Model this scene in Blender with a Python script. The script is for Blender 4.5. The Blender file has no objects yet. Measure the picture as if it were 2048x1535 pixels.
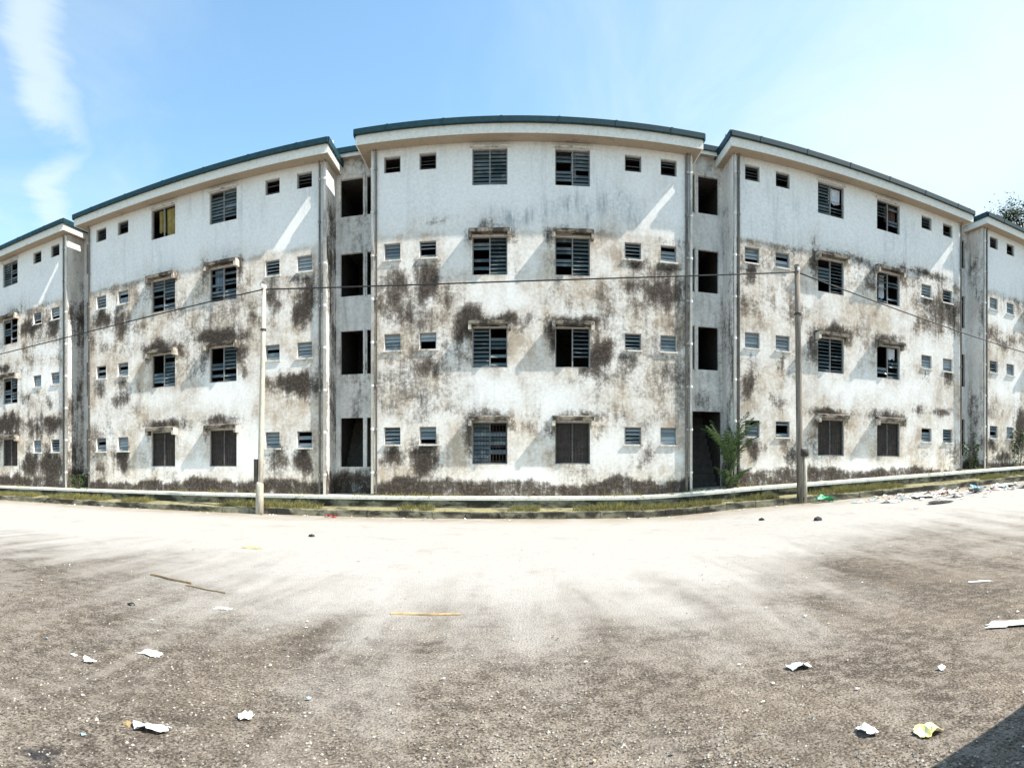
import bpy, bmesh, math, random
import numpy as np
from mathutils import Vector, Matrix

# ------------------------------------------------------------------ camera, world, sun, exposure
SC = bpy.context.scene
COL = SC.collection
R = math.radians
CAM_H = 1.5
cam = bpy.data.cameras.new('camera'); cam_o = bpy.data.objects.new('camera', cam)
COL.objects.link(cam_o); SC.camera = cam_o
cam_o.location = (0, 0, CAM_H); cam_o.rotation_euler = (math.pi / 2, 0, 0)
cam.clip_end = 3000; cam.clip_start = .05
cam.type = 'PANO'; cam.panorama_type = 'CENTRAL_CYLINDRICAL'      # the photograph is a swept phone panorama
FPX, X0, HOR = 1166.74, 1035.04, 933.57
cam.central_cylindrical_range_u_min = (0 - X0) / FPX
cam.central_cylindrical_range_u_max = (2048 - X0) / FPX
cam.central_cylindrical_range_v_min = (HOR - 1535) / FPX
cam.central_cylindrical_range_v_max = HOR / FPX
cam.central_cylindrical_radius = 1.0

SUN_DIR = Vector((.82, -.20, 1.0)).normalized()
sun = bpy.data.lights.new('sun', 'SUN'); sun.energy = 5.0; sun.angle = R(.5); sun.color = (1, .95, .87)
sun_o = bpy.data.objects.new('sun', sun); COL.objects.link(sun_o)
sun_o.rotation_euler = (-SUN_DIR).to_track_quat('-Z', 'Y').to_euler(); sun_o.location = (30, -10, 40)

world = bpy.data.worlds.new('World'); SC.world = world; world.use_nodes = True
SC.view_settings.view_transform = 'Standard'; SC.view_settings.look = 'None'
SC.view_settings.gamma = 1.0; SC.view_settings.exposure = 1.1
SC.cycles.max_bounces = 6; SC.cycles.diffuse_bounces = 4

class NT:
    """small helper to write node graphs"""
    def __init__(s, tree): s.t = tree
    def n(s, kind, **kw):
        nd = s.t.nodes.new('ShaderNode' + kind)
        for k, v in kw.items(): setattr(nd, k, v)
        return nd
    def put(s, sock, v):
        if isinstance(v, bpy.types.NodeSocket): s.t.links.new(v, sock)
        elif isinstance(v, (tuple, list)) and len(v) == 3 and sock.type == 'RGBA': sock.default_value = (*v, 1)
        else: sock.default_value = v
    def math(s, op, a, b=0.0, c=None, clamp=False):
        nd = s.n('Math', operation=op); nd.use_clamp = clamp
        s.put(nd.inputs[0], a); s.put(nd.inputs[1], b)
        if c is not None: s.put(nd.inputs[2], c)
        return nd.outputs[0]
    def mix(s, f, a, b, mode='MIX'):
        nd = s.n('MixRGB', blend_type=mode); s.put(nd.inputs[0], f); s.put(nd.inputs[1], a); s.put(nd.inputs[2], b)
        return nd.outputs[0]
    def ramp(s, v, lo, hi, o0=0.0, o1=1.0):
        nd = s.n('MapRange', interpolation_type='SMOOTHSTEP')
        for i, x in enumerate((v, lo, hi, o0, o1)): s.put(nd.inputs[i], x)
        return nd.outputs[0]
    def scale(s, vec, xyz):
        nd = s.n('Vector' + 'Math', operation='MULTIPLY'); s.put(nd.inputs[0], vec); nd.inputs[1].default_value = xyz
        return nd.outputs[0]
    def noise(s, vec, sc, detail=6, rough=.6, dist=0.0, col=False):
        nd = s.n('TexNoise'); s.put(nd.inputs['Vector'], vec); nd.inputs['Scale'].default_value = sc
        nd.inputs['Detail'].default_value = detail; nd.inputs['Roughness'].default_value = rough; nd.inputs['Distortion'].default_value = dist
        return nd.outputs['Color' if col else 'Fac']
    def voro(s, vec, sc, out='Distance'):
        nd = s.n('TexVoronoi'); s.put(nd.inputs['Vector'], vec); nd.inputs['Scale'].default_value = sc
        return nd.outputs[out]

def build_world():
    nt = world.node_tree; N = NT(nt); bg = nt.nodes['Background']
    sky = N.n('TexSky', sky_type='NISHITA'); sky.sun_disc = False
    sky.sun_elevation = math.asin(SUN_DIR.z); sky.sun_rotation = math.atan2(SUN_DIR.x, SUN_DIR.y)
    sky.air_density = 1.0; sky.dust_density = .5; sky.ozone_density = 1.4
    tc = N.n('TexCoord').outputs['Generated']
    sep = N.n('SeparateXYZ'); nt.links.new(tc, sep.inputs[0])
    up = N.math('MAXIMUM', N.math('ADD', sep.outputs[2], .18), .06)
    qx = N.math('DIVIDE', sep.outputs[0], up); qy = N.math('DIVIDE', sep.outputs[1], up)
    cmb = N.n('CombineXYZ'); N.put(cmb.inputs[0], qx); N.put(cmb.inputs[1], qy)
    flat = N.scale(cmb.outputs[0], (1.0, .55, 1.0))
    big = N.noise(flat, .75, 3, .5, .4); fine = N.noise(flat, 2.6, 9, .62, .7)
    # a cirrus bank drifting in from the sunny side, loose wisps elsewhere
    side = N.ramp(sep.outputs[0], -.25, .75)
    m = N.math('ADD', N.math('MULTIPLY', big, .75), N.math('MULTIPLY', fine, .55))
    bank = N.math('MULTIPLY', N.ramp(N.math('ADD', m, N.math('MULTIPLY', side, .55)), .60, 1.22), .86)
    wisp = N.math('MULTIPLY', N.ramp(m, .74, .95), .7)
    # one long plume of cirrus, running away from the viewer on the left
    off = N.math('ADD', N.math('ADD', N.math('MULTIPLY', qx, .738), N.math('MULTIPLY', qy, .674)), N.math('MULTIPLY', N.math('SUBTRACT', big, .5), .55))
    plume = N.math('MULTIPLY', N.ramp(N.math('ABSOLUTE', N.math('ADD', off, N.math('MULTIPLY', N.math('SUBTRACT', fine, .5), .28))), .085, .01), N.ramp(fine, .30, .58))
    plume = N.math('MULTIPLY', N.math('MULTIPLY', plume, N.ramp(sep.outputs[0], -.1, -.3)), .66)
    fac = N.math('MAXIMUM', N.math('MAXIMUM', bank, wisp), plume)
    fac = N.math('ADD', N.math('MULTIPLY', fac, .92), .04)
    skyc = N.mix(1.0, sky.outputs[0], (.96, 1.15, 1.09), 'MULTIPLY')
    col = N.mix(fac, skyc, (3.05, 3.42, 3.48))
    nt.links.new(col, bg.inputs[0]); bg.inputs[1].default_value = .15
build_world()

# ------------------------------------------------------------------ materials
def material(name, rough=.85, spec=.3):
    m = bpy.data.materials.new(name); m.use_nodes = True
    b = m.node_tree.nodes['Principled BSDF']; b.inputs['Roughness'].default_value = rough
    b.inputs['Specular IOR Level'].default_value = spec
    return m, NT(m.node_tree), b
def pos(N): return N.n('NewGeometry').outputs['Position']
def bump(N, b, h, st=.4, d=.02):
    bp = N.n('Bump'); bp.inputs['Strength'].default_value = st; bp.inputs['Distance'].default_value = d
    N.put(bp.inputs['Height'], h); N.put(b.inputs['Normal'], bp.outputs[0])

def mat_wall():
    m, N, b = material('weathered_plaster', .9, .2)
    p = pos(N); at = N.n('Attribute'); at.attribute_name = 'stain'
    sp = N.n('SeparateColor'); N.put(sp.inputs[0], at.outputs['Color'])
    K, G, W = sp.outputs; A = at.outputs['Alpha']
    n1 = N.noise(p, 1.7, 10, .72, .3); n2 = N.noise(N.scale(p, (4.5, 4.5, .55)), 1.0, 7, .65, .2); n3 = N.noise(p, 9, 8, .75)
    n4 = N.noise(p, 42, 3, .6)
    nn = N.math('ADD', N.math('MULTIPLY', n1, .42), N.math('ADD', N.math('MULTIPLY', n2, .31), N.math('MULTIPLY', n3, .42)))   # ~.57 mean
    white = N.mix(N.ramp(n3, .35, .7), (.80, .79, .77), (.68, .67, .65))
    bf = N.math('MULTIPLY', G, N.ramp(nn, .42, .70, .42, 1.4), clamp=True)
    brown = N.mix(N.ramp(n1, .3, .7), (.52, .44, .345), (.36, .295, .235))
    c = N.mix(bf, white, brown)
    gf = N.math('MULTIPLY', A, N.math('ADD', N.ramp(nn, .42, .7, .05, .6), N.ramp(n2, .50, .66, 0.0, .7)), clamp=True)
    c = N.mix(gf, c, (.34, .36, .37))
    kv = N.math('ADD', K, N.math('MULTIPLY', N.math('SUBTRACT', nn, .575), 3.6))
    kf = N.math('MULTIPLY', N.ramp(kv, .24, .98), N.ramp(K, .04, .26))
    dark = N.mix(N.ramp(n3, .42, .66), (.032, .025, .020), N.mix(N.ramp(K, .8, 1.2), (.15, .12, .096), (.085, .069, .056)))
    c = N.mix(kf, c, dark)
    spk = N.math('MULTIPLY', N.ramp(n4, .62, .75), .25); c = N.mix(spk, c, (.22, .20, .18))
    N.put(b.inputs['Base Color'], c)
    bump(N, b, N.math('ADD', N.math('MULTIPLY', n3, .6), N.math('MULTIPLY', n4, .4)), .35, .02)
    return m

def mat_mottled(name, c1, c2, dark, sc=3.0, thr=.55, rough=.9, amt=1.0, stretch=(1, 1, 1), bmp=.3, spec=.25):
    m, N, b = material(name, rough, spec)
    p = N.scale(pos(N), stretch)
    n1 = N.noise(p, sc, 8, .68, .3); n2 = N.noise(p, sc * 6, 6, .7)
    c = N.mix(N.ramp(n2, .35, .68), c1, c2)
    c = N.mix(N.math('MULTIPLY', N.ramp(n1, thr - .08, thr + .1), amt), c, dark)
    N.put(b.inputs['Base Color'], c); bump(N, b, n2, bmp, .015)
    return m

def mat_plain(name, c, rough=.6, var=.25, spec=.35, metal=0.0, sc=6):
    m, N, b = material(name, rough, spec); b.inputs['Metallic'].default_value = metal
    n = N.noise(pos(N), sc, 6, .65)
    N.put(b.inputs['Base Color'], N.mix(N.ramp(n, .3, .72), tuple(x * (1 + var * .5) for x in c), tuple(x * (1 - var) for x in c)))
    N.put(b.inputs['Roughness'], N.ramp(n, .3, .7, rough * .9, min(1, rough * 1.12)))
    return m

def mat_ground():
    m, N, b = material('worn_asphalt', .92, .18)
    p = pos(N); sp = N.n('SeparateXYZ'); N.put(sp.inputs[0], p)
    big = N.noise(p, .22, 5, .6, .5); mid = N.noise(p, .95, 8, .66, .4); fine = N.noise(p, 7, 8, .72); grit = N.voro(p, 62); grit2 = N.noise(p, 48, 4, .75)
    strk = N.noise(N.scale(p, (1.5, .28, 1)), .9, 5, .6, .6); fan = N.noise(N.scale(p, (1.0, .16, 1)), 1.5, 4, .55, .5)
    # pale silt washed over the far half of the yard, thin towards the near, older asphalt
    wob = N.math('ADD', N.math('MULTIPLY', big, 4.5), N.math('ADD', N.math('MULTIPLY', mid, 4.2), N.math('MULTIPLY', strk, 3.0)))
    wob = N.math('ADD', wob, N.math('MULTIPLY', fan, 4.5))
    wob = N.math('SUBTRACT', wob, N.math('ADD', N.ramp(sp.outputs[0], 2.0, 6.0, 0.0, 3.6), N.ramp(sp.outputs[0], -2.5, -6.0, 0.0, 1.5)))
    silt = N.ramp(N.math('ADD', sp.outputs[1], wob), 11.2, 16.4)
    silt = N.math('MULTIPLY', silt, N.ramp(fine, .25, .6, .72, 1.0))
    asph = N.mix(N.ramp(mid, .36, .66), (.070, .056, .043), (.145, .118, .090))
    asph = N.mix(N.ramp(strk, .52, .72), asph, (.050, .041, .033))
    asph = N.mix(N.math('MULTIPLY', N.ramp(N.math('ADD', fine, N.math('MULTIPLY', big, .4)), .62, .80), .6), asph, (.27, .232, .19))
    asph = N.mix(N.math('MULTIPLY', N.ramp(grit2, .54, .63), .7), asph, (.29, .25, .20))
    asph = N.mix(N.math('MULTIPLY', N.ramp(grit2, .49, .39), .9), asph, (.022, .019, .017))
    asph = N.mix(N.math('MULTIPLY', N.ramp(fan, .53, .68), N.ramp(fine, .3, .6, .25, .6)), asph, (.22, .192, .16))
    asph = N.mix(N.math('MULTIPLY', N.ramp(fan, .46, .34), .3), asph, (.05, .041, .032))
    dust = N.mix(N.ramp(fine, .38, .66), (.41, .393, .365), (.32, .304, .28))
    dust = N.mix(N.math('MULTIPLY', N.ramp(mid, .54, .7), .4), dust, (.235, .21, .182))
    dust = N.mix(N.math('MULTIPLY', N.ramp(sp.outputs[1], 14.6, 16.7), N.ramp(mid, .35, .6, .25, .8)), dust, (.24, .195, .135))
    dust = N.mix(N.math('MULTIPLY', N.ramp(grit2, .47, .38), .45), dust, (.15, .13, .11))
    c = N.mix(silt, asph, dust)
    # a dark blot by the near left corner
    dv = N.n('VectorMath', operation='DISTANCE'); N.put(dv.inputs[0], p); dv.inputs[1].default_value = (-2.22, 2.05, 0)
    blot = N.ramp(N.math('ADD', dv.outputs['Value'], N.math('MULTIPLY', N.math('ADD', mid, fine), .5)), .66, .38)
    c = N.mix(blot, c, (.02, .02, .024))
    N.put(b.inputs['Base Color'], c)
    bump(N, b, N.math('ADD', N.math('MULTIPLY', grit, .7), N.math('MULTIPLY', fine, .6)), .55, .02)
    return m

def mat_leaf(name, c1, c2, tr=.35):
    m, N, b = material(name, .55, .35)
    n = N.noise(pos(N), 7, 3, .6); oi = N.n('ObjectInfo').outputs['Random']
    N.put(b.inputs['Base Color'], N.mix(N.ramp(n, .3, .7), c1, c2))
    tl = N.n('BsdfTranslucent'); N.put(tl.inputs[0], N.mix(n, c1, c2))
    mx = N.n('MixShader'); mx.inputs[0].default_value = tr
    o = m.node_tree.nodes['Material Output']
    m.node_tree.links.new(b.outputs[0], mx.inputs[1]); m.node_tree.links.new(tl.outputs[0], mx.inputs[2]); m.node_tree.links.new(mx.outputs[0], o.inputs[0])
    return m

def mat_glass(name, ca, cb, cc):
    m, N, b = material(name, .2, .5)
    n = N.noise(pos(N), 3.1, 3, .5); oi = N.n('ObjectInfo').outputs['Random']
    c = N.mix(oi, ca, cb); c = N.mix(N.ramp(n, .5, .75), c, cc)
    N.put(b.inputs['Base Color'], c)
    return m

M = {
    'wall': mat_wall(),
    'hood': mat_mottled('hood_concrete', (.26, .225, .18), (.15, .125, .10), (.028, .023, .02), 2.6, .48, amt=.95),
    'cheek': mat_mottled('cheek_plaster', (.60, .55, .47), (.40, .35, .29), (.06, .05, .042), 1.3, .50, amt=.95),
    'frame': mat_mottled('surround_plaster', (.72, .70, .66), (.52, .48, .43), (.14, .12, .10), 4.0, .57, amt=.85),
    'wood': mat_plain('window_frame_paint', (.24, .235, .23), .6),
    'glass': mat_glass('louvre_glass', (.05, .075, .085), (.15, .19, .205), (.22, .24, .24)), 'glass_pale': mat_glass('frosted_louvre_glass', (.09, .12, .135), (.34, .39, .41), (.28, .29, .28)),
    'gutter': mat_plain('teal_gutter_metal', (.006, .034, .044), .5, .4, .3),
    'fascia': mat_mottled('cream_fascia_board', (.74, .73, .68), (.62, .61, .57), (.3, .29, .27), 2.0, .66, amt=.7),
    'soffit': mat_mottled('buff_soffit_board', (.36, .29, .215), (.30, .245, .185), (.18, .15, .12), 1.5, .62, amt=.7),
    'roof': mat_plain('roof_sheet_metal', (.035, .075, .095), .5, .3, .5),
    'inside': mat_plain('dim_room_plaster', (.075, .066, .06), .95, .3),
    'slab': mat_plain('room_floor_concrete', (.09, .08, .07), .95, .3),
    'pipe': mat_mottled('white_pipe', (.70, .69, .66), (.52, .51, .48), (.2, .18, .16), 1.2, .58, .55, .7, (1, 1, .4), .05, .4),
    'pipe_dark': mat_mottled('grimy_pipe', (.20, .19, .18), (.12, .115, .11), (.05, .05, .05), 1.2, .6, .6, .8, (1, 1, .4), .05),
    'bars': mat_plain('grille_iron', (.045, .035, .03), .7, .4),
    'board': mat_plain('dark_board', (.055, .046, .042), .85, .35),
    'bay': mat_wall(),
    'apron': mat_mottled('apron_concrete', (.66, .65, .58), (.52, .51, .44), (.30, .29, .22), 2.2, .62, amt=.7),
    'moss': mat_mottled('mossy_concrete', (.20, .185, .125), (.28, .26, .19), (.024, .022, .018), 1.2, .48, amt=.95, stretch=(1, 1, 2.2)),
    'kerb': mat_mottled('mossy_kerb_concrete', (.27, .25, .185), (.16, .15, .10), (.026, .024, .02), 1.1, .47, amt=.95, stretch=(1, 1, 2)),
    'soil': mat_mottled('verge_soil', (.27, .25, .125), (.17, .15, .085), (.05, .043, .03), 1.8, .55, amt=.95),
    'ground': mat_ground(),
    'grass': mat_leaf('grass_blades', (.27, .24, .085), (.13, .135, .045)),
    'leaf': mat_leaf('broad_leaf', (.032, .062, .02), (.07, .105, .034)),
    'leaf_tree': mat_leaf('tree_leaf', (.022, .045, .014), (.05, .08, .022), .3),
    'bark': mat_plain('bark', (.10, .075, .055), .95, .4),
    'pole_pale': mat_mottled('pale_pole_concrete', (.50, .46, .38), (.38, .35, .29), (.17, .15, .12), 1.6, .55, .85, .6, (1, 1, .3)),
    'pole_dark': mat_mottled('dark_timber', (.17, .145, .12), (.25, .215, .18), (.07, .06, .05), 2.0, .55, .9, .8, (3, 3, .3)),
    'cable': mat_plain('black_cable', (.018, .018, .02), .6, .2),
    'gravel': mat_plain('gravel_stone', (.34, .31, .27), .9, .55, .2, 0, 9),
    'paper': mat_mottled('white_litter', (.78, .78, .77), (.66, .65, .62), (.36, .33, .28), 16, .58, .7, .6, bmp=.1),
    'greypaper': mat_plain('grey_litter', (.60, .61, .64), .5, .3, .4, 0, 20),
    'yellow': mat_mottled('yellow_litter', (.80, .74, .36), (.78, .62, .10), (.80, .80, .76), 14, .52, .45, 1.0, bmp=.05),
    'green': mat_plain('green_plastic', (.06, .36, .17), .4, .3),
    'red': mat_plain('red_plastic', (.55, .05, .05), .5, .3),
    'pink': mat_plain('pink_plastic', (.70, .42, .42), .5, .2),
    'blue': mat_plain('blue_plastic', (.10, .30, .42), .45, .3),
    'black': mat_plain('black_litter', (.02, .02, .022), .5, .3),
    'straw': mat_plain('straw_wood', (.46, .33, .16), .85, .45),
    'stick': mat_plain('brown_stick', (.26, .19, .11), .9, .3),
    'cloth_ochre': mat_plain('ochre_cloth', (.42, .34, .13), .95, .3),
    'cloth_white': mat_plain('white_cloth', (.72, .74, .78), .95, .15),
    'cloth_blue': mat_plain('blue_cloth', (.24, .32, .42), .95, .3),
    'cloth_brown': mat_plain('brown_cloth', (.12, .07, .055), .95, .4),
    'signal': mat_plain('white_box_paint', (.78, .78, .76), .6, .1),
}

# ------------------------------------------------------------------ mesh helpers
rng = random.Random(7)
class MB:
    def __init__(s): s.v = []; s.f = []
    def box(s, x0, x1, y0, y1, z0, z1):
        k = len(s.v)
        s.v += [(x0, y0, z0), (x1, y0, z0), (x1, y1, z0), (x0, y1, z0), (x0, y0, z1), (x1, y0, z1), (x1, y1, z1), (x0, y1, z1)]
        s.f += [tuple(k + i for i in q) for q in ((0, 3, 2, 1), (4, 5, 6, 7), (0, 1, 5, 4), (1, 2, 6, 5), (2, 3, 7, 6), (3, 0, 4, 7))]
        return s
    def quad(s, a, b, c, d):
        k = len(s.v); s.v += [a, b, c, d]; s.f.append((k, k + 1, k + 2, k + 3)); return s
    def tri(s, a, b, c):
        k = len(s.v); s.v += [a, b, c]; s.f.append((k, k + 1, k + 2)); return s
    def tube(s, pts, rad, seg=8, cap=True):
        """pts list of 3-tuples, rad number or list"""
        k = len(s.v); n = len(pts)
        P = [Vector(p) for p in pts]
        rr = rad if isinstance(rad, (list, tuple)) else [rad] * n
        for i in range(n):
            d = (P[min(i + 1, n - 1)] - P[max(i - 1, 0)]).normalized()
            a = d.orthogonal() if abs(d.z) < .9 else Vector((1, 0, 0)); a = (a - d * a.dot(d)).normalized(); b = d.cross(a)
            for j in range(seg):
                t = 2 * math.pi * j / seg; q = P[i] + (a * math.cos(t) + b * math.sin(t)) * rr[i]; s.v.append(tuple(q))
        for i in range(n - 1):
            for j in range(seg):
                j2 = (j + 1) % seg; s.f.append((k + i * seg + j, k + i * seg + j2, k + (i + 1) * seg + j2, k + (i + 1) * seg + j))
        if cap:
            s.f.append(tuple(k + j for j in reversed(range(seg)))); s.f.append(tuple(k + (n - 1) * seg + j for j in range(seg)))
        return s
    def mesh(s, name, mat):
        me = bpy.data.meshes.new(name); me.from_pydata(s.v, [], s.f); me.update()
        me.materials.append(M[mat] if isinstance(mat, str) else mat); return me
    def build(s, name, mat, parent=None, loc=(0, 0, 0), smooth=False):
        return link(name, s.mesh(name, mat), parent, loc, smooth)

def link(name, me, parent=None, loc=(0, 0, 0), smooth=False, rot=None):
    o = bpy.data.objects.new(name, me); COL.objects.link(o); o.location = loc
    if rot: o.rotation_euler = rot
    if parent: o.parent = parent
    if smooth and me is not None:
        for p in me.polygons: p.use_smooth = True
    return o
def empty(name, loc=(0, 0, 0), rz=0.0):
    o = bpy.data.objects.new(name, None); COL.objects.link(o); o.location = loc; o.rotation_euler = (0, 0, rz); o.empty_display_size = .2
    return o
def tag(o, label=None, cat=None, group=None, kind=None):
    if label: o['label'] = label
    if cat: o['category'] = cat
    if group: o['group'] = group
    if kind: o['kind'] = kind
    return o
def bevel(o, w, seg=1):
    md = o.modifiers.new('bevel', 'BEVEL'); md.width = w; md.segments = seg; md.limit_method = 'ANGLE'; return o

def smooth01(a, b, x):
    t = np.clip((np.asarray(x, float) - a) / (b - a), 0, 1); return t * t * (3 - 2 * t)
def vnoise(x, y, seed=0):
    x = np.asarray(x, float); y = np.asarray(y, float)
    xi = np.floor(x).astype(np.int64); yi = np.floor(y).astype(np.int64); fx = x - xi; fy = y - yi
    fx = fx * fx * (3 - 2 * fx); fy = fy * fy * (3 - 2 * fy)
    def h(a, b):
        n = (a * 374761393 + b * 668265263 + seed * 1442695041) & 0xffffffff
        n = ((n ^ (n >> 13)) * 1274126177) & 0xffffffff
        return ((n ^ (n >> 16)) & 0xffff) / 65535.0
    return (h(xi, yi) * (1 - fx) + h(xi + 1, yi) * fx) * (1 - fy) + (h(xi, yi + 1) * (1 - fx) + h(xi + 1, yi + 1) * fx) * fy
def fbm(x, y, seed=0, o=4):
    s = 0; a = .5
    for i in range(o): s = s + a * vnoise(np.asarray(x) * 2 ** i, np.asarray(y) * 2 ** i, seed + i); a *= .5
    return s / (1 - .5 ** o)

# ------------------------------------------------------------------ terrain heights
def ramp_x(x): return .052 * np.clip(np.asarray(x, float) - 3.0, 0, 19) * smooth01(3, 7, x)
def gz(x, y): return ramp_x(x) * smooth01(5, 15.5, y)
def gzf(x, y): return float(gz(x, y))

def lines(a, b, step): return list(np.linspace(a, b, max(2, int(round((b - a) / step)) + 1)))
def grid_mesh(name, xs, ys, zf, mat):
    X, Y = np.meshgrid(xs, ys); Z = zf(X, Y); nx = len(xs); ny = len(ys)
    v = np.stack([X, Y, Z], -1).reshape(-1, 3)
    f = [(j * nx + i, j * nx + i + 1, (j + 1) * nx + i + 1, (j + 1) * nx + i) for j in range(ny - 1) for i in range(nx - 1)]
    me = bpy.data.meshes.new(name); me.from_pydata(v.tolist(), [], f); me.update(); me.materials.append(M[mat])
    for p in me.polygons: p.use_smooth = True
    return me
gx = [-900, -300, -120, -60] + lines(-42, 42, .5) + [60, 120, 300, 900]
gy = [-900, -300, -80, -30, -12, -5] + lines(-2, 20, .4) + [24, 30, 45, 80, 200, 900]
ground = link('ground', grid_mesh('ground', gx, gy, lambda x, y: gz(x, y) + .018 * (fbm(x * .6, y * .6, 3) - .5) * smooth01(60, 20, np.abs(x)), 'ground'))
tag(ground, kind='structure')

# unseen L-shaped wall added beyond the right edge to shade the near right corner
def added_shade_wall():
    o = empty('added_shade_wall', (2.91, 1.80, 0), math.atan2(.15, .82)); tag(o, 'low grey wall corner, unseen, added to shade the near right corner of the yard', 'wall')
    t = .15; h = 1.54
    MB().box(0, 9.0, -t, 0, -.2, h).build('shade_wall_run', 'frame', o); MB().box(0, t, -6.0, -t - .002, -.2, h).build('shade_wall_run', 'frame', o)
    MB().box(-.04, 9.04, -t - .04, .04, h + .002, h + .06).build('coping', 'apron', o); MB().box(-.04, t + .04, -6.0, -t - .042, h + .002, h + .06).build('coping', 'apron', o)
added_shade_wall()

# ------------------------------------------------------------------ apron, verge and kerb in front of the flats
KY0, KY1 = 16.88, 17.02     # kerb
AY0, AY1 = 17.78, 21.6      # apron
AZ, VZ = .555, .20
def strip(name, x0, x1, step, prof, mat, parent=None, kind=None):
    """extrude a (y,z) profile along x; z follows the ramp"""
    xs = lines(x0, x1, step); v = []; f = []; n = len(prof)
    for x in xs:
        r = float(ramp_x(x)); v += [(x, y, z + r) for y, z in prof]
    for i in range(len(xs) - 1):
        for j in range(n - 1):
            a = i * n + j; f.append((a, a + 1, a + n + 1, a + n))
    me = bpy.data.meshes.new(name); me.from_pydata(v, [], [tuple(reversed(q)) for q in f]); me.update(); me.materials.append(M[mat])
    o = link(name, me, parent)
    if kind: tag(o, kind=kind)
    return o
apron = strip('apron_pavement', -45, 45, .6, [(AY0 + .10, AZ - .06), (AY0 + .10, AZ), (AY1, AZ)], 'apron', kind='structure')
wall_low = strip('apron_retaining_wall', -45, 45, .6, [(AY0 + .06, -.3), (AY0 + .03, AZ - .07), (AY0 + .22, AZ - .07)], 'moss', kind='structure')
verge = strip('verge', -45, 45, .6, [(KY1 - .02, VZ - .05), (KY1 + .15, VZ), (KY1 + .45, VZ + .03), (AY0 + .12, VZ + .05)], 'soil', kind='structure')

# coping slabs along the apron edge and kerb stones, each a piece of its own
def wedge_piece(name, x0, x1, y0, y1, z0, z1, mat, parent):
    b = MB(); r0 = float(ramp_x(x0)); r1 = float(ramp_x(x1)); d = .012; xm = (x0 + x1) / 2
    for x, r in ((x0, r0), (x1, r1)):
        b.v += [(x - xm, y0, z0 + r), (x - xm, y1, z0 + r), (x - xm, y1, z1 + r), (x - xm, y0 + d, z1 + r), (x - xm, y0, z1 - d + r)]
    n = 5
    for j in range(n): b.f.append((j, n + j, n + (j + 1) % n, (j + 1) % n))
    b.f.append((4, 3, 2, 1, 0)); b.f.append((5, 6, 7, 8, 9))
    return b.build(name, mat, parent, (xm, 0, 0))
kerb = empty('kerb', (0, KY0, 0)); tag(kerb, kind='structure')
x = -26.0
while x < 27:
    l = .98
    o = wedge_piece('kerb_stone', x, x + l - .015, KY0 - KY0 + rng.uniform(-.012, .012), KY1 - KY0, -.25, VZ + rng.uniform(-.018, .012), 'kerb', kerb)
    x += l
x = -26.0
while x < 27:
    l = rng.choice((1.8, 2.4, 2.1))
    wedge_piece('coping_slab', x, x + l - .012, AY0 + rng.uniform(-.012, .012), AY0 + .30, AZ - .075, AZ + .012 + rng.uniform(-.004, .008), 'apron', apron)
    x += l

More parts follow.
